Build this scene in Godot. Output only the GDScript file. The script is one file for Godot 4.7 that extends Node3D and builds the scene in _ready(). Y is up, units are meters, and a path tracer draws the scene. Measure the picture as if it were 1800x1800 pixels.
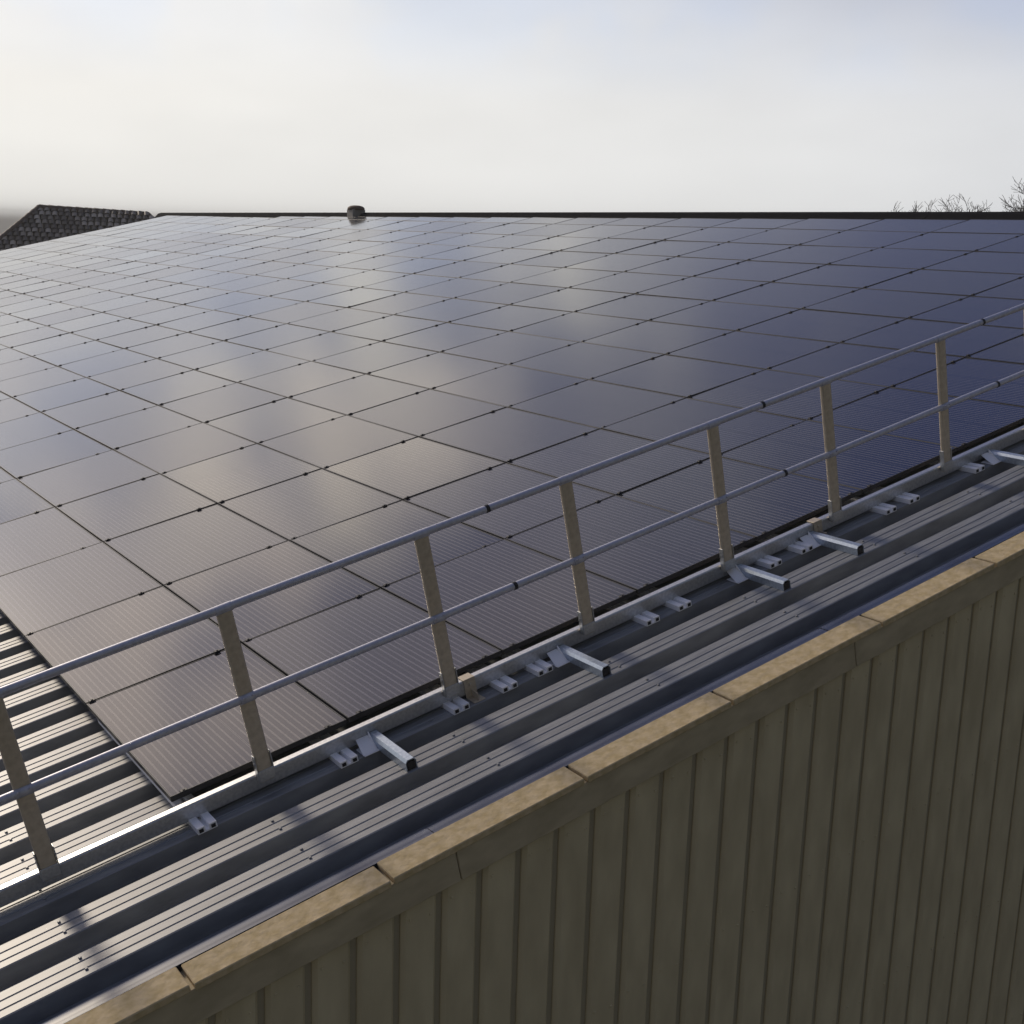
extends Node3D

const BASE_Y := 7.0            # height of the lower front corner of the solar array above the yard
const PITCH := 13.01           # roof slope in degrees
const PW := 1.15               # panel spacing up the slope
const PL := 1.6905             # panel spacing along the ridge
const ROWS := 25
const COLS := 14
const RIDGE := 15.62
const SKEW := 0.030               # the ridge is not quite square to the gable
const EAVE := -5.0
const REAR := -42.75

var roof: Transform3D
var names := {}
var rng := RandomNumberGenerator.new()
var cam_pos := Vector3(-2.19003202, 3.20229103 + BASE_Y, 6.62431296)
var mats := {}

# ---------------------------------------------------------------- helpers
func ridge_at(z: float) -> float:
	return RIDGE + SKEW * (z + 22.0)

func lin(r: float, g: float, b: float) -> Color:
	return Color(r, g, b).linear_to_srgb()

func mat(c: Color, rough := 0.6, metal := 0.0, spec := 0.5) -> StandardMaterial3D:
	var m := StandardMaterial3D.new()
	m.albedo_color = c
	m.roughness = rough
	m.metallic = metal
	m.metallic_specular = spec
	return m

func numbered(n: String) -> String:
	var k: int = names.get(n, 0)
	names[n] = k + 1
	return n if k == 0 else "%s_%03d" % [n, k]

func tag(o: Node, label: String, category: String, group := "", kind := "") -> void:
	if label: o.set_meta("label", label)
	if category: o.set_meta("category", category)
	if group: o.set_meta("group", group)
	if kind: o.set_meta("kind", kind)

func base(called: String, xf := Transform3D.IDENTITY) -> Node3D:
	var o := Node3D.new()
	o.name = numbered(called)
	add_child(o, true)
	o.transform = xf
	return o

func put(called: String, mesh: Mesh, m: Material, parent: Node, xf := Transform3D.IDENTITY) -> MeshInstance3D:
	var o := MeshInstance3D.new()
	o.name = called if parent != self else numbered(called)
	o.mesh = mesh
	if m: o.material_override = m
	parent.add_child(o, true)
	o.transform = xf
	return o

func begin() -> SurfaceTool:
	var st := SurfaceTool.new()
	st.begin(Mesh.PRIMITIVE_TRIANGLES)
	return st

func tri(st: SurfaceTool, a: Vector3, b: Vector3, c: Vector3, na: Vector3, nb: Vector3, nc: Vector3) -> void:
	if (b - a).cross(c - a).dot(na + nb + nc) > 0.0:
		var t := b; b = c; c = t
		t = nb; nb = nc; nc = t
	st.set_normal(na); st.add_vertex(a)
	st.set_normal(nb); st.add_vertex(b)
	st.set_normal(nc); st.add_vertex(c)

func quad(st: SurfaceTool, a: Vector3, b: Vector3, c: Vector3, d: Vector3, n: Vector3) -> void:
	tri(st, a, b, c, n, n, n)
	tri(st, a, c, d, n, n, n)

# a box with chamfered edges, centre c, size s, in the frame xf
func box(st: SurfaceTool, c: Vector3, s: Vector3, bev := 0.0, xf := Transform3D.IDENTITY) -> void:
	var h := s * 0.5
	bev = minf(bev, minf(h.x, minf(h.y, h.z)) * 0.9)
	for ax in 3:
		var u := (ax + 1) % 3
		var v := (ax + 2) % 3
		for sg in [-1.0, 1.0]:
			var n := Vector3.ZERO
			n[ax] = sg
			var p := []
			for k in [[-1, -1], [1, -1], [1, 1], [-1, 1]]:
				var q := Vector3.ZERO
				q[ax] = sg * h[ax]
				q[u] = k[0] * (h[u] - bev)
				q[v] = k[1] * (h[v] - bev)
				p.append(xf * (c + q))
			quad(st, p[0], p[1], p[2], p[3], xf.basis * n)
		if bev > 0.0:
			for su in [-1.0, 1.0]:
				for sv in [-1.0, 1.0]:
					var n := Vector3.ZERO
					n[u] = su
					n[v] = sv
					n = n.normalized()
					var p := []
					for k in [[-1, 0], [1, 0], [1, 1], [-1, 1]]:
						var q := Vector3.ZERO
						q[ax] = k[0] * (h[ax] - bev)
						q[u] = su * (h[u] - (bev if k[1] == 1 else 0.0))
						q[v] = sv * (h[v] - (0.0 if k[1] == 1 else bev))
						p.append(xf * (c + q))
					quad(st, p[0], p[1], p[2], p[3], xf.basis * n)
	if bev > 0.0:
		for sx in [-1.0, 1.0]:
			for sy in [-1.0, 1.0]:
				for sz in [-1.0, 1.0]:
					var sv := Vector3(sx, sy, sz)
					var n := xf.basis * sv.normalized()
					var a := c + sv * Vector3(h.x, h.y - bev, h.z - bev)
					var b := c + sv * Vector3(h.x - bev, h.y, h.z - bev)
					var d := c + sv * Vector3(h.x - bev, h.y - bev, h.z)
					tri(st, xf * a, xf * b, xf * d, n, n, n)

# open or closed profile (pts in the x/y plane of xf) drawn out along xf's z
func extrude(st: SurfaceTool, pts: PackedVector2Array, xf: Transform3D, length: float, closed := true, smooth := false, flip := 1.0) -> void:
	var n := pts.size()
	var en := []
	var cnt := n if closed else n - 1
	for i in cnt:
		var e := pts[(i + 1) % n] - pts[i]
		en.append(Vector2(e.y, -e.x).normalized() * flip)
	for i in cnt:
		var a := pts[i]
		var b := pts[(i + 1) % n]
		var na: Vector2 = en[i]
		var nb: Vector2 = en[i]
		if smooth:
			na = (en[i] + en[(i - 1 + cnt) % cnt]).normalized() if (closed or i > 0) else en[i]
			nb = (en[i] + en[(i + 1) % cnt]).normalized() if (closed or i < cnt - 1) else en[i]
		var p0 := xf * Vector3(a.x, a.y, 0)
		var p1 := xf * Vector3(b.x, b.y, 0)
		var p2 := xf * Vector3(b.x, b.y, length)
		var p3 := xf * Vector3(a.x, a.y, length)
		var m0 := xf.basis * Vector3(na.x, na.y, 0)
		var m1 := xf.basis * Vector3(nb.x, nb.y, 0)
		tri(st, p0, p1, p2, m0, m1, m1)
		tri(st, p0, p2, p3, m0, m1, m0)
	if closed:
		var t := Geometry2D.triangulate_polygon(pts)
		for k in range(0, t.size(), 3):
			for z in [0.0, length]:
				var nn := xf.basis * Vector3(0, 0, -1 if z == 0.0 else 1)
				var q := []
				for j in 3:
					q.append(xf * Vector3(pts[t[k + j]].x, pts[t[k + j]].y, z))
				tri(st, q[0], q[1], q[2], nn, nn, nn)

func ring(r: float, n: int, sx := 1.0) -> PackedVector2Array:
	var p := PackedVector2Array()
	for i in n:
		p.append(Vector2(cos(TAU * i / n) * r * sx, sin(TAU * i / n) * r))
	return p

# frame whose z runs from a to b
func along(a: Vector3, b: Vector3) -> Transform3D:
	var z := (b - a).normalized()
	var x := (Vector3.UP if absf(z.y) < 0.9 else Vector3.RIGHT).cross(z).normalized()
	return Transform3D(Basis(x, z.cross(x), z), a)

func tube(st: SurfaceTool, a: Vector3, b: Vector3, r: float, n := 16) -> void:
	extrude(st, ring(r, n), along(a, b), a.distance_to(b), true, true)

func taper(st: SurfaceTool, a: Vector3, b: Vector3, ra: float, rb: float, n: int) -> void:
	var f := along(a, b)
	for i in n:
		var t0 := TAU * i / n
		var t1 := TAU * (i + 1) / n
		var d0 := f.basis.x * cos(t0) + f.basis.y * sin(t0)
		var d1 := f.basis.x * cos(t1) + f.basis.y * sin(t1)
		tri(st, a + d0 * ra, a + d1 * ra, b + d1 * rb, d0, d1, d1)
		tri(st, a + d0 * ra, b + d1 * rb, b + d0 * rb, d0, d1, d0)

func lathe(st: SurfaceTool, prof: PackedVector2Array, c: Vector3, n := 20) -> void:
	for i in n:
		var t0 := TAU * i / n
		var t1 := TAU * (i + 1) / n
		var d0 := Vector3(cos(t0), 0, sin(t0))
		var d1 := Vector3(cos(t1), 0, sin(t1))
		for k in prof.size() - 1:
			var a := prof[k]
			var b := prof[k + 1]
			var e := (b - a).normalized()
			var n0 := d0 * e.y + Vector3.UP * -e.x
			var n1 := d1 * e.y + Vector3.UP * -e.x
			var p0 := c + d0 * a.x + Vector3.UP * a.y
			var p1 := c + d1 * a.x + Vector3.UP * a.y
			var p2 := c + d1 * b.x + Vector3.UP * b.y
			var p3 := c + d0 * b.x + Vector3.UP * b.y
			if a.x > 0.0001: tri(st, p0, p1, p2, n0, n1, n1)
			if b.x > 0.0001: tri(st, p0, p2, p3, n0, n1, n0)

# seamless noise between two colours (linear), as a texture
func noise_tex(size: int, freq: float, sd: int, c0: Color, c1: Color, contrast := 1.0) -> ImageTexture:
	var f := FastNoiseLite.new()
	f.seed = sd
	f.frequency = freq
	f.fractal_octaves = 5
	f.noise_type = FastNoiseLite.TYPE_SIMPLEX_SMOOTH
	var g := f.get_seamless_image(size, size)
	g.convert(Image.FORMAT_L8)
	var im := Image.create(size, size, false, Image.FORMAT_RGB8)
	for y in size:
		for x in size:
			var v := clampf((g.get_pixel(x, y).r - 0.5) * contrast + 0.5, 0, 1)
			im.set_pixel(x, y, c0.lerp(c1, v).linear_to_srgb())
	return ImageTexture.create_from_image(im)

func bump_tex(size: int, freq: float, sd: int, strength: float) -> ImageTexture:
	var f := FastNoiseLite.new()
	f.seed = sd
	f.frequency = freq
	f.fractal_octaves = 4
	var g := f.get_seamless_image(size, size)
	g.convert(Image.FORMAT_RGBA8)
	g.bump_map_to_normal_map(strength)
	return ImageTexture.create_from_image(g)

func triplanar(m: StandardMaterial3D, tex: Texture2D, scale: Vector3, normal: Texture2D = null, depth := 1.0) -> StandardMaterial3D:
	m.albedo_color = Color.WHITE
	m.albedo_texture = tex
	m.uv1_triplanar = true
	m.uv1_scale = scale
	if normal:
		m.normal_enabled = true
		m.normal_texture = normal
		m.normal_scale = depth
	return m

# ---------------------------------------------------------------- sky
func smooth(a: float, b: float, x: float) -> float:
	return smoothstep(a, b, x)

func blob(az: float, el: float, a0: float, e0: float, sa: float, se: float) -> float:
	var u := (az - a0) / sa
	var v := (el - e0) / se
	return exp(-u * u - v * v)

func make_sky() -> ImageTexture:
	var w := 1536
	var h := 768
	var im := Image.create(w, h, false, Image.FORMAT_RGBF)
	var f := FastNoiseLite.new()
	f.seed = 5
	f.frequency = 1.0
	f.fractal_octaves = 5
	f.noise_type = FastNoiseLite.TYPE_SIMPLEX_SMOOTH
	var sun_dir := SUN
	for y in h:
		var el := 90.0 - (y + 0.5) * 180.0 / h
		var er := deg_to_rad(el)
		for x in w:
			var az := (x + 0.5) / w * 360.0
			if az > 180.0: az -= 360.0
			var ar := deg_to_rad(az)
			var d := Vector3(sin(ar) * cos(er), sin(er), -cos(ar) * cos(er))
			var c: Vector3
			if el < -1.5:
				c = Vector3(0.11, 0.1, 0.085)
			else:
				var e := maxf(el, 0.0)
				var ang := rad_to_deg(acos(clampf(d.dot(sun_dir), -1, 1)))
				# clear air: blue, paler low down
				c = Vector3(0.07, 0.105, 0.28).lerp(Vector3(0.09, 0.12, 0.23), smooth(20, 80, e)).lerp(Vector3(0.07, 0.078, 0.095), smooth(60, 115, ang))
				var west := exp(-pow(ang / 62.0, 2.0))
				var low := exp(-pow(e / lerpf(13.5, 20.0, smooth(0.4, 0.75, west)), 3.0))
				var hz := Vector3(0.70, 0.73, 0.78).lerp(Vector3(0.98, 0.95, 0.88), west)
				c = c.lerp(hz, low * (0.15 + 0.85 * smooth(115, 55, ang)))
				# the glow of thin cloud round the sun
				var g := exp(-pow(ang / 21.0, 2.0))
				c += Vector3(1.22, 0.99, 0.78) * g * smooth(2, 16, e) * (0.7 + 0.3 * smooth(32, 23, e))
				# drifting cloud, stretched level near the horizon
				var p := Vector3(d.x, d.y * 1.25, d.z) * 6.5
				var n := f.get_noise_3dv(p) * 0.5 + 0.5
				var cl := smooth(0.36, 0.66, n)
				var near := smooth(8, 15, e) * smooth(52, 30, ang)
				var gap := c * Vector3(0.58, 0.66, 0.86)
				var cc := c * 1.05 + Vector3(0.30, 0.28, 0.20).lerp(Vector3(0.62, 0.52, 0.38), smooth(15, 20, e) * smooth(34, 22, az))
				c = c.lerp(gap.lerp(cc, cl), near * 0.9)
				# clearer, bluer air between the low haze and the cloud
				c *= Vector3.ONE.lerp(Vector3(0.91, 0.97, 1.08), smooth(5, 9, e) * smooth(17, 13, e) * (1.0 - cl * 0.6))
				# thin high veil elsewhere
				c = c.lerp(Vector3(0.30, 0.32, 0.37), 0.30 * smooth(0.40, 0.72, n) * smooth(10, 24, e) * smooth(30, 55, ang))
				# three brighter cloud heads
				var k := blob(az, e, 23.6, 15.0, 1.9, 4.0) + 0.9 * blob(az, e, 32.6, 16.2, 1.9, 2.6)
				var k2 := blob(az, e, 18.8, 22.0, 2.6, 3.2) + 0.8 * blob(az, e, 12.0, 19.5, 2.2, 2.4) + 0.7 * blob(az, e, 23.5, 22.0, 2.0, 2.4)
				k *= 0.6 + 0.8 * f.get_noise_3dv(d * 16.0 + Vector3(9, 2, 4)) + 0.2
				c = c.lerp(Vector3(1.25, 1.2, 1.06), clampf(k * 0.8, 0, 1))
				k2 *= 0.75 + 0.9 * f.get_noise_3dv(d * 14.0 + Vector3(1, 7, 3))
				c = c.lerp(Vector3(1.75, 1.55, 1.28), clampf(k2 * 0.85, 0, 1))
			if el >= -1.5:
				var hv := f.get_noise_3dv(Vector3(d.x * 5.0, d.y * 16.0, d.z * 5.0) + Vector3(3, 8, 1))
				c *= 1.0 + 0.05 * hv * smooth(-1, 3, el)
			if el < 0.0 and el >= -1.5:
				c = c.lerp(Vector3(0.11, 0.1, 0.085), -el / 1.5)
			im.set_pixel(x, y, Color(c.x, c.y, c.z))
	return ImageTexture.create_from_image(im)

var SUN := Vector3.ZERO

# ---------------------------------------------------------------- scene
func _ready() -> void:
	rng.seed = 20240
	roof = Transform3D(Basis(Vector3(0, 0, 1), deg_to_rad(PITCH)), Vector3(0, BASE_Y, 0))

	# camera
	var cam := Camera3D.new()
	cam.name = "camera"
	cam.fov = 43.674
	cam.near = 0.05
	cam.far = 1500.0
	add_child(cam)
	cam.transform = Transform3D(Basis(Vector3(0.831904, 0.02928329, 0.55414639), Vector3(0.09560877, 0.97610962, -0.19511273), Vector3(-0.54662117, 0.21529632, 0.80922975)), cam_pos)
	cam.current = true

	# sun and sky
	var az := deg_to_rad(-8.0)
	var el := deg_to_rad(26.5)
	SUN = Vector3(sin(az) * cos(el), sin(el), -cos(az) * cos(el))
	var sun := DirectionalLight3D.new()
	sun.name = "sun"
	sun.light_color = Color(1.0, 0.94, 0.85)
	sun.light_energy = 0.65
	sun.light_angular_distance = 10.0
	sun.shadow_enabled = true
	add_child(sun)
	sun.basis = Basis.looking_at(-SUN, Vector3.UP)
	var we := WorldEnvironment.new()
	we.name = "world_environment"
	var env := Environment.new()
	env.background_mode = Environment.BG_SKY
	var sky := Sky.new()
	var pm := PanoramaSkyMaterial.new()
	pm.panorama = make_sky()
	pm.filter = true
	sky.sky_material = pm
	env.sky = sky
	env.tonemap_mode = Environment.TONE_MAPPER_LINEAR
	env.tonemap_exposure = 1.0
	env.fog_enabled = true
	env.fog_density = 0.0012
	env.fog_light_color = Color(0.86, 0.86, 0.84)
	env.sdfgi_enabled = true
	env.ssao_enabled = true
	env.ssil_enabled = true
	we.environment = env
	add_child(we)

	make_materials()
	make_ground()
	make_warehouse()
	make_panels()
	make_mounting_rails()
	make_guardrail()
	make_vent()
	make_house()
	make_trees()

func make_materials() -> void:
	var fine := bump_tex(512, 0.03, 3, 3.0)
	mats.sheet = triplanar(mat(Color.WHITE, 0.45, 0.0, 0.8), noise_tex(512, 0.012, 11, Color(0.15, 0.157, 0.165), Color(0.25, 0.26, 0.265), 1.5), Vector3(0.35, 1.0, 2.5))
	mats.flashing = triplanar(mat(Color.WHITE, 0.38, 0.0, 0.5), noise_tex(256, 0.02, 12, Color(0.022, 0.036, 0.085), Color(0.038, 0.055, 0.115), 1.3), Vector3(0.4, 1.0, 2.0))
	mats.coping = triplanar(mat(Color.WHITE, 0.9, 0.0, 0.3), noise_tex(512, 0.03, 13, Color(0.54, 0.42, 0.22), Color(0.70, 0.56, 0.34), 1.5), Vector3(0.8, 0.8, 0.8), fine, 0.5)
	mats.cladding = triplanar(mat(Color.WHITE, 0.6, 0.0, 0.4), noise_tex(256, 0.02, 14, Color(0.56, 0.475, 0.29), Color(0.70, 0.605, 0.38), 1.3), Vector3(0.7, 0.25, 0.7))
	mats.fascia = triplanar(mat(Color.WHITE, 0.7, 0.0, 0.4), noise_tex(256, 0.02, 19, Color(0.44, 0.37, 0.23), Color(0.60, 0.51, 0.33), 1.4), Vector3(0.5, 1.0, 1.0))
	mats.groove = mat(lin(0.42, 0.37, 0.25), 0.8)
	mats.galv = triplanar(mat(Color.WHITE, 0.42, 1.0), noise_tex(256, 0.05, 15, Color(0.52, 0.53, 0.53), Color(0.68, 0.69, 0.68), 1.3), Vector3(3, 3, 3))
	mats.bracket = mat(lin(0.93, 0.93, 0.93), 0.45, 0.0)
	mats.foot = triplanar(mat(Color.WHITE, 0.4, 0.7), noise_tex(256, 0.05, 17, Color(0.38, 0.45, 0.54), Color(0.55, 0.62, 0.70), 1.3), Vector3(3, 3, 3))
	mats.tube = triplanar(mat(Color.WHITE, 0.45, 0.6), noise_tex(256, 0.04, 16, Color(0.46, 0.465, 0.52), Color(0.60, 0.605, 0.66), 1.3), Vector3(2, 2, 2))
	mats.post = triplanar(mat(Color.WHITE, 0.45, 0.4), noise_tex(256, 0.03, 18, Color(0.50, 0.425, 0.31), Color(0.66, 0.575, 0.44), 1.0), Vector3(2.5, 2.5, 2.5))
	mats.black = mat(lin(0.012, 0.012, 0.014), 0.5)
	mats.frame = mat(lin(0.045, 0.045, 0.047), 0.5, 0.0, 0.4)
	mats.ridge = mat(lin(0.012, 0.012, 0.014), 0.95, 0.0, 0.1)
	mats.plain_wall = mats.cladding

func make_ground() -> void:
	var g := PlaneMesh.new()
	g.size = Vector2(1600, 1600)
	var m := triplanar(mat(Color.WHITE, 0.95), noise_tex(512, 0.02, 21, Color(0.05, 0.06, 0.03), Color(0.12, 0.11, 0.07), 1.4), Vector3(0.12, 0.12, 0.12))
	var o := put("ground", g, m, self)
	tag(o, "flat grassy ground round the building", "ground", "", "structure")

# ---------------------------------------------------------------- the building
const RIB := 0.384
const CREST := -0.14
const PAN := -0.238

# one rib (crest with two fine grooves, web, half pans), from z0 forwards; profile in (z, h)
func rib_points(zf: float) -> PackedVector2Array:
	# zf: front edge of the crest
	var p := PackedVector2Array()
	var zb := zf - 0.205
	p.append(Vector2(zb - 0.097, PAN))
	p.append(Vector2(zb - 0.018, PAN))
	p.append(Vector2(zb - 0.003, CREST - 0.004))
	p.append(Vector2(zb + 0.006, CREST))
	for k in 2:
		var g := zb + 0.075 + k * 0.07
		p.append(Vector2(g - 0.009, CREST))
		p.append(Vector2(g - 0.003, CREST - 0.004))
		p.append(Vector2(g + 0.003, CREST - 0.004))
		p.append(Vector2(g + 0.009, CREST))
	p.append(Vector2(zf - 0.006, CREST))
	p.append(Vector2(zf + 0.003, CREST - 0.004))
	p.append(Vector2(zf + 0.018, PAN))
	p.append(Vector2(zf + 0.082, PAN))
	return p

func make_warehouse() -> void:
	var b := base("warehouse")
	tag(b, "low pitched warehouse with ribbed metal roof and olive clad gable wall", "building")
	# frame whose x is z of the roof, y its height, z the slope
	var sf := roof * Transform3D(Basis(Vector3(0, 0, 1), Vector3(0, 1, 0), Vector3(1, 0, 0)), Vector3(EAVE, 0, 0))
	# roof sheets of three ribs each, from the gable back
	var st := begin()
	for k in 3:
		extrude(st, rib_points(-k * RIB), Transform3D(Basis(Vector3(0, 0, 1), Vector3(0, 1, 0), Vector3(1, 0, 0)), Vector3.ZERO), RIDGE + 0.5 - EAVE, false, false, -1.0)
		# screw heads along the crest
		for q in 17:
			for zz in [-0.05, -0.16]:
				box(st, Vector3(0.6 + q * 1.2, CREST + 0.004, -k * RIB + zz), Vector3(0.016, 0.008, 0.016), 0.003)
	var sheet := st.commit()
	var zf := 1.015
	var n := 0
	while zf > REAR + 1.0:
		put("roof_sheet", sheet, mats.sheet, b, roof * Transform3D(Basis.IDENTITY, Vector3(EAVE, rng.randf_range(-0.001, 0.001), zf)))
		zf -= 3 * RIB
		n += 1
	# the slope behind the ridge
	st = begin()
	var other := Transform3D(Basis(Vector3(0, 0, 1), deg_to_rad(-PITCH)), roof * Vector3(RIDGE, 0, 0))
	extrude(st, PackedVector2Array([Vector2(0, PAN - 0.04), Vector2(21, PAN - 0.04), Vector2(21, CREST), Vector2(0, CREST)]), other * Transform3D(Basis.IDENTITY, Vector3(0, 0, REAR + 0.1)), -REAR + 1.0, true, false)
	put("rear_roof_slope", st.commit(), mats.sheet, b)
	# lining under the front slope, so that no light comes through
	st = begin()
	extrude(st, PackedVector2Array([Vector2(EAVE + 0.1, -0.32), Vector2(RIDGE + 0.05, -0.32), Vector2(RIDGE + 0.05, -0.25), Vector2(EAVE + 0.1, -0.25)]), roof * Transform3D(Basis.IDENTITY, Vector3(0, 0, REAR + 0.1)), -REAR + 1.1, true, false)
	put("roof_lining", st.commit(), mats.groove, b)
	# ridge cap
	st = begin()
	var cap := PackedVector2Array([Vector2(-0.30, -0.17), Vector2(-0.28, -0.12), Vector2(-0.12, 0.012), Vector2(0.0, 0.036), Vector2(0.10, 0.012), Vector2(0.28, -0.12), Vector2(0.30, -0.25)])
	var caps: Mesh
	extrude(st, cap, Transform3D.IDENTITY, 2.99, true, false, -1.0)
	caps = st.commit()
	var z := 1.2
	while z - 3.0 > REAR - 2.5:
		put("ridge_cap", caps, mats.ridge, b, roof * Transform3D(Basis(Vector3(0, 1, 0), atan(SKEW)) * Basis(Vector3(0, 0, 1), deg_to_rad(-PITCH * 0.5)), Vector3(ridge_at(z - 3.0) + 0.28, 0, z - 3.0)))
		z -= 3.0
	# rear verge trim
	st = begin()
	box(st, Vector3((EAVE + RIDGE) * 0.5, -0.16, REAR + 0.06), Vector3(RIDGE - EAVE, 0.16, 0.12), 0.01, roof)
	put("verge_trim", st.commit(), mats.flashing, b)
	# blue-grey flashing behind the coping, in lengths
	var fl := PackedVector2Array([Vector2(1.09, -0.236), Vector2(1.12, -0.21), Vector2(1.145, -0.178), Vector2(1.175, -0.165), Vector2(1.22, -0.162), Vector2(1.265, -0.163), Vector2(1.276, -0.156), Vector2(1.281, -0.138)])
	st = begin()
	extrude(st, fl, Transform3D(Basis(Vector3(0, 0, 1), Vector3(0, 1, 0), Vector3(1, 0, 0)), Vector3.ZERO), 2.995, false, true, -1.0)
	var flm := st.commit()
	for k in 7:
		put("flashing", flm, mats.flashing, b, roof * Transform3D(Basis.IDENTITY, Vector3(EAVE + k * 3.0, 0.002 * (k % 2), 0)))
	# coping stones on the gable: joints as in the picture
	var joints := [-5.0, -3.9, -2.6, -1.5, -0.45, 0.62, 1.85, 2.945, 4.25, 5.395, 6.68, 7.8, 9.1, 11.0, 11.5, 12.6, 13.9, 15.0, 15.7]
	for k in joints.size() - 1:
		var a: float = joints[k] + 0.011
		var e: float = joints[k + 1] - 0.011
		st = begin()
		box(st, Vector3(0, 0.0875, 0.002), Vector3(e - a, 0.04, 0.189), 0.005)
		var x := Transform3D(Basis(Vector3(0, 1, 0), rng.randf_range(-0.004, 0.004)) * Basis(Vector3(1, 0, 0), rng.randf_range(-0.02, 0.02)), Vector3((a + e) * 0.5, -0.2375 + rng.randf_range(-0.006, 0.006), 1.3755 + rng.randf_range(-0.004, 0.004)))
		put("coping_stone", st.commit(), mats.coping, b, roof * x)
	# fascia boards under the coping
	for k in 7:
		st = begin()
		box(st, Vector3(EAVE + k * 3.0 + 1.5, -0.262, 1.372), Vector3(2.994, 0.182, 0.176), 0.004)
		put("fascia_board", st.commit(), mats.fascia, b, roof * Transform3D(Basis.IDENTITY, Vector3(0, 0, rng.randf_range(-0.001, 0.001))))
	# gable wall behind the cladding
	var ca := cos(deg_to_rad(PITCH))
	var ta := tan(deg_to_rad(PITCH))
	var x0 := (roof * Vector3(EAVE, 0, 0)).x
	var x1 := (roof * Vector3(RIDGE, 0, 0)).x
	var top := func(x: float) -> float: return BASE_Y + x * ta - 0.345 / ca
	st = begin()
	var far := x1 + 20.4
	var outline := PackedVector2Array([Vector2(x0, 0), Vector2(far, 0), Vector2(far, top.call(x1) - 20.4 * ta), Vector2(x1, top.call(x1)), Vector2(x0, top.call(x0))])
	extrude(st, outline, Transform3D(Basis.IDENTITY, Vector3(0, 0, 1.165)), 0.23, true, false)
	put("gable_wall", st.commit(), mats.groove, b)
	st = begin()
	extrude(st, outline, Transform3D(Basis.IDENTITY, Vector3(0, 0, REAR + 0.05)), 0.2, true, false)
	put("rear_wall", st.commit(), mats.cladding, b)
	st = begin()
	box(st, Vector3(x0 + 0.3, (BASE_Y + x0 * ta - 0.5) * 0.5, (REAR + 1.4) * 0.5), Vector3(0.2, BASE_Y + x0 * ta - 0.5, 1.1 - REAR), 0.0)
	put("eaves_wall", st.commit(), mats.cladding, b)
	st = begin()
	var fh: float = top.call(x1) - 20.4 * ta
	box(st, Vector3(far - 0.3, fh * 0.5, (REAR + 1.4) * 0.5), Vector3(0.2, fh, 1.1 - REAR), 0.0)
	put("far_wall", st.commit(), mats.cladding, b)
	# upright cladding boards with dark recessed grooves between them
	var s := -4.97
	while s < RIDGE:
		var g0 := s + 0.02
		var g1 := s + 0.255 - 0.02
		st = begin()
		var xa := g0 * ca - 0.345 * sin(deg_to_rad(PITCH)) * -1.0
		var xb := g1 * ca - 0.345 * sin(deg_to_rad(PITCH)) * -1.0
		var w := xb - xa
		var prof := PackedVector2Array([Vector2(xa, 1.396), Vector2(xb, 1.396), Vector2(xb, 1.405), Vector2(xb - 0.022, 1.427), Vector2(xa + 0.022, 1.427), Vector2(xa, 1.405)])
		var lo := 0.02
		for i in prof.size():
			var p := prof[i]
			var q := prof[(i + 1) % prof.size()]
			var nn := Vector3(q.y - p.y, 0, -(q.x - p.x)).normalized()
			quad(st, Vector3(p.x, lo, p.y), Vector3(q.x, lo, q.y), Vector3(q.x, top.call(q.x), q.y), Vector3(p.x, top.call(p.x), p.y), nn)
		quad(st, Vector3(xa, top.call(xa), 1.396), Vector3(xb, top.call(xb), 1.396), Vector3(xb - 0.022, top.call(xb - 0.022), 1.427), Vector3(xa + 0.022, top.call(xa + 0.022), 1.427), Vector3.UP)
		for q in 5:
			var sy: float = top.call(xa) - 0.09 - q * 1.25
			box(st, Vector3(xa + 0.045, sy, 1.429), Vector3(0.016, 0.016, 0.008), 0.003)
			box(st, Vector3(xb - 0.045, sy, 1.429), Vector3(0.016, 0.016, 0.008), 0.003)
		put("cladding_board", st.commit(), mats.cladding, b)
		s += 0.255

# ---------------------------------------------------------------- solar panels
func cell_texture() -> ImageTexture:
	var w := 1040
	var h := 512
	var im := Image.create(w, h, false, Image.FORMAT_RGB8)
	var r := RandomNumberGenerator.new()
	r.seed = 4
	var dn := FastNoiseLite.new()
	dn.seed = 8
	dn.frequency = 0.02
	dn.fractal_octaves = 5
	var tone := []
	for k in 66:
		tone.append(r.randf_range(0.85, 1.15))
	for x in w:
		var u := float(x) / w * 26.0
		var d := absf(u - floorf(u) - 0.5)          # 0 in the middle of a strip
		var bus := smoothstep(0.33, 0.40, d)
		var cell := fmod(float(x) / w * 6.0, 1.0)
		var gapx := 1.0 if (cell < 0.012 or cell > 0.988) else 0.0
		for y in h:
			var cy := fmod(float(y) / h * 11.0, 1.0)
			var t: float = tone[(int(float(y) / h * 11.0) * 6 + int(float(x) / w * 6.0)) % 66]
			var c := Color(0.010, 0.011, 0.017) * t
			c = c.lerp(Color(0.145, 0.132, 0.12), bus)
			if gapx > 0.0 or cy < 0.012: c = Color(0.02, 0.02, 0.022)
			# a little dust, thicker along the lower edge of the glass
			var du := dn.get_noise_2d(x * 0.5, y * 1.6) * 0.5 + 0.5
			var edge := exp(-x / 26.0) * 0.05 + 0.010
			c += Color(1.0, 0.93, 0.82) * edge * du * du
			im.set_pixel(x, y, c.linear_to_srgb())
	return ImageTexture.create_from_image(im)

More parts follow.
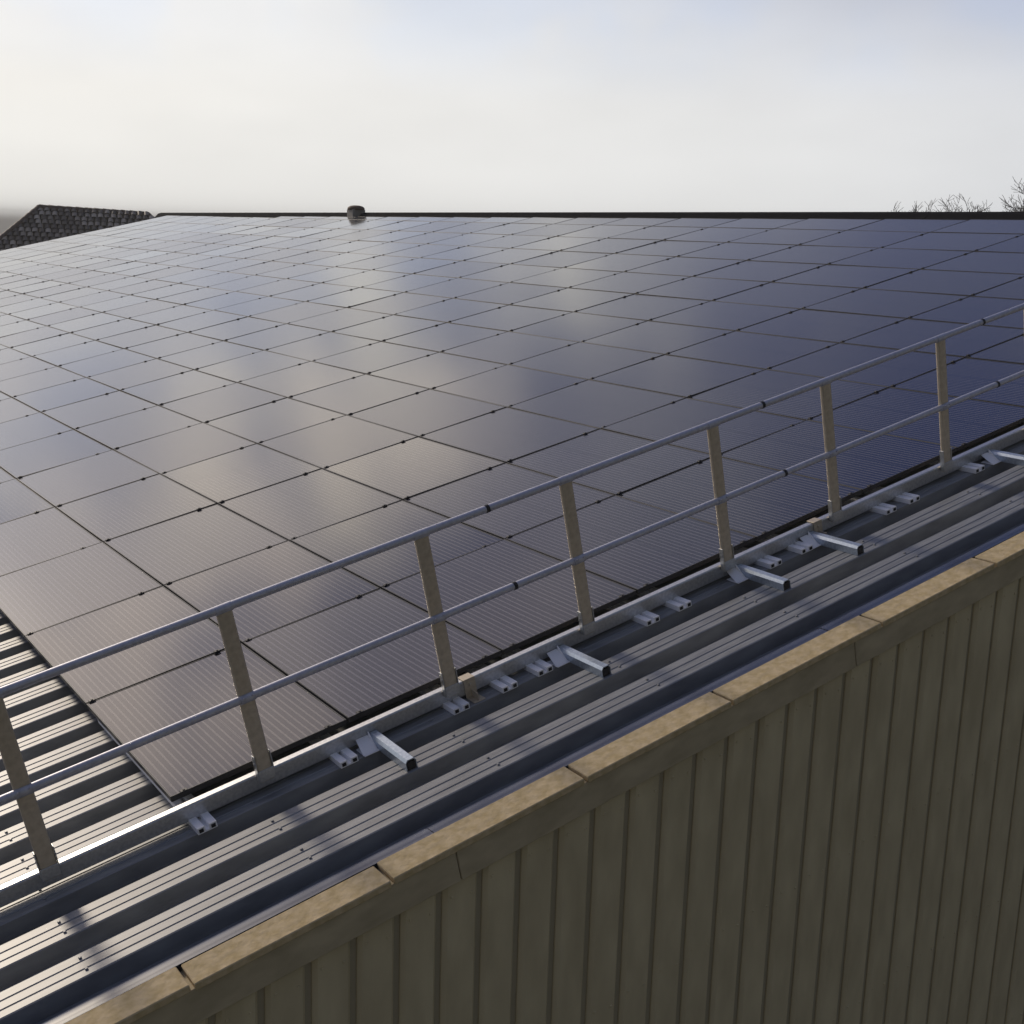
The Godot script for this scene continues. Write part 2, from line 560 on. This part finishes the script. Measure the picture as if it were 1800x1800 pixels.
func frame_mesh(w: float, l: float) -> Mesh:
	var st := begin()
	var t := 0.009
	box(st, Vector3(-w / 2 + t / 2, -0.0175, 0), Vector3(t, 0.035, l), 0.0015)
	box(st, Vector3(w / 2 - t / 2, -0.0175, 0), Vector3(t, 0.035, l), 0.0015)
	box(st, Vector3(0, -0.0177, -l / 2 + t / 2), Vector3(w - 2 * t, 0.0346, t), 0.0015)
	box(st, Vector3(0, -0.0177, l / 2 - t / 2), Vector3(w - 2 * t, 0.0346, t), 0.0015)
	return st.commit()

func glass_mesh(w: float, l: float, u1: float) -> Mesh:
	var st := begin()
	var x := w / 2 - 0.0085
	var z := l / 2 - 0.0085
	var v := [[Vector3(-x, -0.0025, -z), Vector2(0, 0)], [Vector3(x, -0.0025, -z), Vector2(u1, 0)], [Vector3(x, -0.0025, z), Vector2(u1, 1)], [Vector3(-x, -0.0025, z), Vector2(0, 1)]]
	for i in [0, 1, 2, 0, 2, 3]:
		st.set_normal(Vector3.UP)
		st.set_uv(v[i][1])
		st.add_vertex(v[i][0])
	return st.commit()

const ORD := ["first", "second", "third", "fourth", "fifth", "sixth", "seventh", "eighth", "ninth", "tenth", "eleventh", "twelfth", "thirteenth", "fourteenth", "fifteenth", "sixteenth", "seventeenth", "eighteenth", "nineteenth", "twentieth", "twenty-first", "twenty-second", "twenty-third", "twenty-fourth", "twenty-fifth", "twenty-sixth", "twenty-seventh", "twenty-eighth"]

func make_panels() -> void:
	var tex := cell_texture()
	var glass := []
	for k in 4:
		var m := mat(Color(1.0 - 0.04 * k, 1.0 - 0.035 * k, 1.0), 0.11 + 0.025 * k, 0.0, 0.8)
		m.albedo_texture = tex
		glass.append(m)
	var pw := PW - 0.013
	var pl := PL - 0.010
	var fm := frame_mesh(pw, pl)
	var gm := glass_mesh(pw, pl, 1.0)
	var cut_frames := {}
	var cut_glass := {}                        # the last column is cut to the ridge
	var st := begin()
	box(st, Vector3(0, 0.004, 0), Vector3(0.045, 0.008, 0.032), 0.003)
	box(st, Vector3(0, 0.009, 0), Vector3(0.014, 0.006, 0.014), 0.002)
	var clamp_mesh := st.commit()
	var list := []
	for a in ROWS:
		for c in COLS:
			var w := pw
			if c == 13:
				w = ridge_at(-(a + 1) * PL) - 0.14 - 13 * PW
				if w < 0.2: continue
				cut_frames[a] = frame_mesh(w, pl)
				cut_glass[a] = glass_mesh(w, pl, w / pw)
			var x := c * PW + (0.0065 + w * 0.5)
			var z := -(a + 0.5) * PL
			var p := roof * Vector3(x, 0, z)
			var v := cam_pos - p
			var area := w * absf(v.normalized().dot(roof.basis.y)) / v.length_squared()
			list.append({"a": a, "c": c, "x": x, "z": z, "w": w, "area": area})
	list.sort_custom(func(p, q): return p.area > q.area)
	var far_frame := begin()
	var far_glass := begin()
	for i in list.size():
		var q = list[i]
		var tilt := Basis(Vector3(1, 0, 0), rng.randf_range(-0.0032, 0.0032)) * Basis(Vector3(0, 0, 1), rng.randf_range(-0.0055, 0.0055))
		var xf := roof * Transform3D(tilt, Vector3(q.x, rng.randf_range(-0.0015, 0.0015), q.z))
		var last: bool = q.c == 13
		var frm: Mesh = cut_frames[q.a] if last else fm
		var gls: Mesh = cut_glass[q.a] if last else gm
		if i >= 300:
			far_frame.append_from(frm, 0, xf)
			far_glass.append_from(gls, 0, xf)
			continue
		var o := base("solar_panel", xf)
		tag(o, "black solar panel, %s row from the handrail, %s panel up from bare roof" % [ORD[q.a], ORD[q.c]], "solar panel", "black solar panels in rows on the warehouse roof")
		put("frame", frm, mats.frame, o)
		put("glass", gls, glass[rng.randi() % 4], o)
		if q.c < 13 and q.a > 0:
			for cx in [0.05, PW - 0.19]:
				put("clamp", clamp_mesh, mats.black, o, Transform3D(Basis.IDENTITY, Vector3(cx - PW / 2, 0, PL / 2 + rng.randf_range(-0.002, 0.002))))
		elif q.c < 13:
			for cx in [0.09, PW - 0.13]:
				put("clamp", clamp_mesh, mats.black, o, Transform3D(Basis.IDENTITY, Vector3(cx - PW / 2, 0, PL / 2 - 0.008)))
	var rest := base("distant_solar_panels")
	tag(rest, "farthest rows of black solar panels by the far edge of the roof", "solar panels", "", "stuff")
	var e1 := put("frames", far_frame.commit(), mats.frame, rest)
	e1.set_meta("kind", "stuff")
	var e2 := put("glass", far_glass.commit(), glass[1], rest)
	e2.set_meta("kind", "stuff")

# aluminium rails under the array whose ends stick out below the handrail
func make_mounting_rails() -> void:
	var spots := [0.095, 0.995, 1.795, 2.156, 2.435, 3.345, 3.634, 4.51, 4.83, 5.75, 6.02, 6.82]
	var st := begin()
	var prof := PackedVector2Array([Vector2(-0.058, 0), Vector2(0.058, 0), Vector2(0.058, 0.038), Vector2(0.014, 0.038), Vector2(0.011, 0.008), Vector2(-0.011, 0.008), Vector2(-0.014, 0.038), Vector2(-0.058, 0.038)])
	extrude(st, prof, Transform3D.IDENTITY, 1.9, true, false)
	var long := st.commit()
	st = begin()
	box(st, Vector3(0, 0.019, 0.002), Vector3(0.026, 0.022, 0.004), 0.001)
	var mouth := st.commit()
	for i in spots.size():
		var front := 0.272 if i != 2 else 0.262
		var o := base("mounting_rail", roof * Transform3D(Basis.IDENTITY, Vector3(spots[i], CREST + 0.001, front - 1.9)))
		tag(o, "short bright aluminium rail end poking out under the handrail, %s from the lower left" % ORD[i], "mounting rail", "aluminium rail ends in pairs along the foot of the handrail")
		put("rail_body", long, mats.bracket, o)
		for sx in [-1.0, 1.0]:
			put("open_end", mouth, mats.black, o, Transform3D(Basis.IDENTITY, Vector3(sx * 0.036, 0, 1.9)))

# ---------------------------------------------------------------- guardrail
func make_guardrail() -> void:
	var g := base("guardrail", roof)
	tag(g, "two-rail metal guardrail on flat posts along the roof edge before the solar panels", "guardrail")
	var posts := [-4.25, -3.1, -1.95, -0.73, 0.525, 1.80, 2.885, 4.155, 5.265, 6.55, 7.65, 8.92, 10.05, 11.3, 12.45, 13.7, 14.85]
	# base rail: box section, in lengths that meet under the splice plates
	var cuts := [-5.0, -1.2, 1.925, 5.07, 8.2, 11.4, 15.2]
	for k in cuts.size() - 1:
		var st := begin()
		box(st, Vector3((cuts[k] + cuts[k + 1]) * 0.5, -0.067, 0.106), Vector3(cuts[k + 1] - cuts[k] - 0.004, 0.10, 0.06), 0.008)
		put("base_rail", st.commit(), mats.galv, g)
	var sp := begin()
	box(sp, Vector3(0, -0.072, 0.141), Vector3(0.085, 0.125, 0.006), 0.002)
	box(sp, Vector3(0, -0.012, 0.106), Vector3(0.085, 0.006, 0.076), 0.002)
	box(sp, Vector3(0.0, -0.136, 0.19), Vector3(0.085, 0.006, 0.10), 0.002)
	box(sp, Vector3(0.0, -0.11, 0.185), Vector3(0.006, 0.05, 0.085), 0.002)
	box(sp, Vector3(0.0, -0.05, 0.148), Vector3(0.02, 0.02, 0.014), 0.003)
	var spm := sp.commit()
	for k in range(1, cuts.size() - 1):
		put("splice_plate", spm, mats.post, g, Transform3D(Basis.IDENTITY, Vector3(cuts[k] + 0.02, 0, 0)))
	# posts
	var pst := begin()
	var pp := PackedVector2Array()
	for c in [[1, 1], [-1, 1], [-1, -1], [1, -1]]:
		for k in 4:
			var base_a := {"1_1": 0.0, "-1_1": PI / 2, "-1_-1": PI, "1_-1": PI * 1.5}
			var t: float = base_a["%d_%d" % [c[0], c[1]]] + k * PI / 6.0
			pp.append(Vector2(c[0] * 0.034 + cos(t) * 0.012, c[1] * 0.006 + sin(t) * 0.012))
	extrude(pst, pp, Transform3D(Basis(Vector3(1, 0, 0), Vector3(0, 0, 1), Vector3(0, -1, 0)), Vector3(0, 1.005, 0)), 1.075, true, true)
	var pm := pst.commit()
	var cst := begin()
	tube(cst, Vector3(-0.045, 0.467, 0.012), Vector3(0.045, 0.467, 0.012), 0.0285, 18)
	for sx in [-0.028, 0.028]:
		tube(cst, Vector3(sx, 0.48, 0.035), Vector3(sx, 0.48, 0.048), 0.007, 6)
	var cm := cst.commit()
	var tst := begin()
	tube(tst, Vector3(-0.05, 1.02, 0.0), Vector3(0.05, 1.02, 0.0), 0.0275, 18)
	var tm := tst.commit()
	var bst := begin()
	for sx in [-1.0, 1.0]:
		box(bst, Vector3(sx * 0.050, 0.02, 0), Vector3(0.006, 0.17, 0.04), 0.002)
	box(bst, Vector3(0, -0.03, 0.022), Vector3(0.10, 0.07, 0.006), 0.002)
	tube(bst, Vector3(-0.056, 0.05, 0), Vector3(0.056, 0.05, 0), 0.008, 8)
	var bm := bst.commit()
	for p in posts:
		var o := put("post", pm, mats.post, g, Transform3D(Basis(Vector3(0, 1, 0), rng.randf_range(-0.05, 0.05)), Vector3(p, 0.012, 0.158)))
		put("base_bracket", bm, mats.galv, o)
		put("middle_collar", cm, mats.tube, o)
		put("top_collar", tm, mats.tube, o)
	# rails, with dark joints
	for rail in [["top_rail", 1.034, 0.158, [-5.0, 2.28, 4.63, 7.06, 9.4, 11.8, 15.2]], ["middle_rail", 0.48, 0.17, [-5.0, 2.375, 4.77, 7.2, 9.6, 12.0, 15.2]]]:
		var j = rail[3]
		for k in j.size() - 1:
			var st := begin()
			tube(st, Vector3(j[k] + 0.012, rail[1], rail[2]), Vector3(j[k + 1] - 0.012, rail[1], rail[2]), 0.024, 20)
			put(rail[0], st.commit(), mats.tube, g)
			if k > 0:
				st = begin()
				tube(st, Vector3(j[k] - 0.012, rail[1], rail[2]), Vector3(j[k] + 0.012, rail[1], rail[2]), 0.0265, 18)
				put("rail_joint", st.commit(), mats.black, g)
	# feet that reach out over the ribs: an upturned channel, its open end, an angle plate beside it
	var fst := begin()
	var ch := PackedVector2Array([Vector2(-0.036, 0), Vector2(-0.031, 0), Vector2(-0.031, 0.05), Vector2(-0.018, 0.064), Vector2(0.018, 0.064), Vector2(0.031, 0.05), Vector2(0.031, 0), Vector2(0.036, 0), Vector2(0.036, 0.052), Vector2(0.021, 0.07), Vector2(-0.021, 0.07), Vector2(-0.036, 0.052)])
	extrude(fst, ch, Transform3D.IDENTITY, 0.475, true, false)
	var fm := fst.commit()
	var est := begin()
	box(est, Vector3(0, 0.026, 0.467), Vector3(0.048, 0.05, 0.01), 0.0)
	var em := est.commit()
	var gst := begin()
	# angle plate: base on the crest and a sloping gusset
	box(gst, Vector3(-0.085, 0.004, 0.07), Vector3(0.10, 0.006, 0.12), 0.001)
	var gx := PackedVector2Array([Vector2(0.0, 0.0), Vector2(0.10, 0.0), Vector2(0.0, 0.085)])
	extrude(gst, gx, Transform3D(Basis(Vector3(0, 0, 1), Vector3(0, 1, 0), Vector3(-1, 0, 0)), Vector3(-0.034, 0.002, 0.012)), 0.006, true, false, -1.0)
	quad(gst, Vector3(-0.14, 0.008, 0.12), Vector3(-0.04, 0.008, 0.12), Vector3(-0.04, 0.062, 0.0), Vector3(-0.12, 0.062, 0.0), Vector3(0, 0.9, 0.35))
	quad(gst, Vector3(-0.14, 0.005, 0.118), Vector3(-0.04, 0.005, 0.118), Vector3(-0.04, 0.058, 0.0), Vector3(-0.12, 0.058, 0.0), Vector3(0, -0.9, -0.35))
	var gm := gst.commit()
	for s in [-3.2, -1.55, 1.235, 2.665, 4.27, 5.01, 7.13, 8.7, 10.3, 11.9, 13.4]:
		var f := put("support_foot", fm, mats.foot, g, Transform3D(Basis(Vector3(0, 1, 0), rng.randf_range(-0.02, 0.02)), Vector3(s, CREST + 0.001, 0.14)))
		put("open_end", em, mats.black, f)
		put("angle_plate", gm, mats.bracket, f)

# ---------------------------------------------------------------- small things far off
func make_vent() -> void:
	var p := roof * Vector3(ridge_at(-27.6) + 0.1, 0.0, -27.6)
	var o := base("roof_vent", Transform3D(Basis.IDENTITY, p))
	tag(o, "small brown domed roof vent standing on the ridge behind the solar panels", "roof vent")
	var st := begin()
	box(st, Vector3(0, 0.04, 0), Vector3(0.40, 0.24, 0.40), 0.015)
	put("curb", st.commit(), mat(lin(0.30, 0.28, 0.24), 0.7), o)
	st = begin()
	lathe(st, PackedVector2Array([Vector2(0.0, 0.14), Vector2(0.24, 0.14), Vector2(0.25, 0.155), Vector2(0.25, 0.19), Vector2(0.225, 0.225), Vector2(0.16, 0.255), Vector2(0.08, 0.27), Vector2(0.0, 0.272)]), Vector3.ZERO, 20)
	put("dome", st.commit(), mat(lin(0.12, 0.075, 0.045), 0.75), o)

func make_house() -> void:
	# ridge ends as seen past the far edge of the warehouse roof
	var ra := Vector3(13.6, 3.57 + BASE_Y, -57.4)
	var rb := Vector3(18.3, 3.40 + BASE_Y, -56.0)
	var along_ridge := (rb - ra); along_ridge.y = 0
	var u := along_ridge.normalized()
	var f := u.cross(Vector3.UP) * -1.0
	if f.z < 0: f = -f                       # towards the warehouse
	var run := 4.6
	var drop := 2.9
	var o := base("tiled_house", Transform3D(Basis.IDENTITY, Vector3((ra.x + rb.x) * 0.5, 0, (ra.z + rb.z) * 0.5)))
	tag(o, "house with a hipped roof of dark glazed tiles beyond the far roof edge", "house")
	var inv := o.transform.affine_inverse()
	var hip := 3.2
	var ef0 := ra - u * hip + f * run + Vector3.DOWN * drop
	var ef1 := rb + u * hip + f * run + Vector3.DOWN * drop
	var eb0 := ra - u * hip - f * run + Vector3.DOWN * drop
	var eb1 := rb + u * hip - f * run + Vector3.DOWN * drop
	var tile_m := mat(Color.WHITE, 0.5, 0.0, 0.4)
	tile_m.vertex_color_use_as_albedo = true
	var under := mat(lin(0.02, 0.018, 0.015), 0.9)
	var st := begin()
	for q in [[ra, rb, ef1, ef0], [rb, ra, eb0, eb1]]:
		var n: Vector3 = (q[1] - q[0]).cross(q[3] - q[0]).normalized()
		if n.y < 0: n = -n
		quad(st, inv * q[0], inv * q[1], inv * q[2], inv * q[3], n)
	for q in [[ra, ef0, eb0], [rb, eb1, ef1]]:
		var n: Vector3 = (q[1] - q[0]).cross(q[2] - q[0]).normalized()
		if n.y < 0: n = -n
		tri(st, inv * q[0], inv * q[1], inv * q[2], n, n, n)
	var rf := put("roof", st.commit(), under, o)
	st = begin()
	var wall := PackedVector2Array()
	for e in [ef0, ef1, eb1, eb0]:
		wall.append(Vector2(e.x, e.z))
	var c := Vector2(o.position.x, o.position.z)
	for i in 4:
		wall[i] = (wall[i] - c) * 0.94
	extrude(st, wall, Transform3D(Basis(Vector3(1, 0, 0), Vector3(0, 0, 1), Vector3(0, -1, 0)), Vector3(0, ef0.y + 0.1, 0)), ef0.y + 0.1, true, false)
	put("wall", st.commit(), mat(lin(0.4, 0.36, 0.3), 0.9), o)
	# glazed pantiles, laid in courses on the two slopes in view
	st = begin()
	for face in [[ra, rb, ef0, ef1], [ra, ra, eb0, ef0]]:
		var dn: Vector3 = ((face[2] + face[3]) * 0.5 - (face[0] + face[1]) * 0.5)
		var len := dn.length()
		var d := dn / len
		var across: Vector3 = (face[3] - face[2]).normalized()
		var n := across.cross(d).normalized()
		if n.y < 0: n = -n
		var rows := int(len / 0.34)
		for r in rows:
			var t0 := r / float(rows)
			var l0: Vector3 = face[0].lerp(face[2], (r + 0.5) / rows)
			var l1: Vector3 = face[1].lerp(face[3], (r + 0.5) / rows)
			var span := l0.distance_to(l1)
			var cnt := int(span / 0.29)
			for k in cnt:
				var m: Vector3 = l0 + across * ((k + 0.5) * span / cnt)
				var ls := 0.36
				var prev := Vector3.ZERO
				var pn := Vector3.ZERO
				var jit := rng.randf_range(-0.012, 0.012)
				var tn := pow(rng.randf(), 3.0)
				st.set_color(Color(0.09, 0.08, 0.062).lerp(Color(0.50, 0.46, 0.39), tn))
				for i in 6:
					var th := PI * i / 5.0
					var off := across * (-cos(th) * 0.13) + n * (sin(th) * 0.085 + 0.02 + jit)
					var nn := (across * -cos(th) + n * sin(th)).normalized()
					if i > 0:
						var a0 := inv * (m + prev - d * ls * 0.5)
						var b0 := inv * (m + off - d * ls * 0.5)
						var a1 := inv * (m + prev + d * ls * 0.5 + n * 0.035)
						var b1 := inv * (m + off + d * ls * 0.5 + n * 0.035)
						tri(st, a0, b0, b1, pn, nn, nn)
						tri(st, a0, b1, a1, pn, nn, pn)
					prev = off
					pn = nn
	var tl := put("roof_tiles", st.commit(), tile_m, rf)
	tl.set_meta("kind", "stuff")
	st = begin()
	for e in [[ra, rb], [ra, ef0], [rb, ef1], [ra, eb0]]:
		var a: Vector3 = e[0]
		var b: Vector3 = e[1]
		var k := int(a.distance_to(b) / 0.4)
		for i in k:
			taper(st, inv * (a.lerp(b, i / float(k)) + Vector3.UP * 0.03), inv * (a.lerp(b, (i + 1.0) / k) + Vector3.UP * 0.03), 0.15, 0.125, 8)
	var rt := put("ridge_tiles", st.commit(), mat(lin(0.07, 0.048, 0.035), 0.7), rf)
	rt.set_meta("kind", "stuff")

func branch(st: SurfaceTool, tw: SurfaceTool, p: Vector3, d: Vector3, length: float, r: float, depth: int, rn: RandomNumberGenerator) -> void:
	var segs := 4
	var q := p
	var dir := d
	for i in segs:
		var nx := q + dir * length / segs
		var r0 := r * (1.0 - 0.5 * i / segs)
		var r1 := r * (1.0 - 0.5 * (i + 1) / segs)
		taper(st if depth > 2 else tw, q, nx, maxf(r0, 0.009), maxf(r1, 0.005), 6 if depth > 2 else (4 if depth > 0 else 3))
		q = nx
		dir = (dir + Vector3(rn.randf_range(-1, 1), rn.randf_range(-0.6, 0.9), rn.randf_range(-1, 1)) * 0.17).normalized()
		if depth > 0 and (i > 0 or depth < 4):
			var kids := 3 if i == segs - 1 else (1 if rn.randf() < 0.5 else 2)
			for k in kids:
				var side := Vector3(rn.randf_range(-1, 1), rn.randf_range(-0.3, 0.5), rn.randf_range(-1, 1)).normalized()
				var nd := (dir * rn.randf_range(0.5, 1.0) + side * rn.randf_range(0.5, 0.95)).normalized()
				branch(st, tw, q, nd, length * rn.randf_range(0.42, 0.66), r1 * rn.randf_range(0.55, 0.8), depth - 1, rn)

func make_trees() -> void:
	var bark := triplanar(mat(Color.WHITE, 0.95), noise_tex(256, 0.04, 41, Color(0.05, 0.042, 0.034), Color(0.11, 0.095, 0.078), 1.5), Vector3(1.5, 0.5, 1.5))
	var twig := mat(lin(0.075, 0.062, 0.05), 0.95)
	var spots := [[34.9, -21.9, 10.9, "bare tree behind the roof ridge, farthest left of the bare trees"], [37.2, -20.6, 11.4, "bare tree behind the roof ridge, second from the left"], [34.0, -18.7, 11.0, "bare tree behind the roof ridge, middle one of five"], [35.6, -17.0, 11.3, "bare tree behind the roof ridge, second from the right edge"], [33.4, -15.2, 10.1, "bare tree behind the roof ridge, at the right edge of the picture"]]
	for i in spots.size():
		var s = spots[i]
		var rn := RandomNumberGenerator.new()
		rn.seed = 300 + i * 7
		var o := base("bare_tree", Transform3D(Basis(Vector3.UP, rn.randf() * TAU), Vector3(s[0], 0, s[1])))
		tag(o, s[3], "tree", "bare trees behind the roof ridge")
		var st := begin()
		var tw := begin()
		var h: float = s[2]
		taper(st, Vector3(0, -0.1, 0), Vector3(0, h * 0.25, 0), 0.24, 0.18, 8)
		branch(st, tw, Vector3(0, h * 0.25, 0), Vector3(0.05, 1, 0.03).normalized(), h * 0.40, 0.17, 5, rn)
		put("trunk", st.commit(), bark, o)
		put("crown", tw.commit(), twig, o)
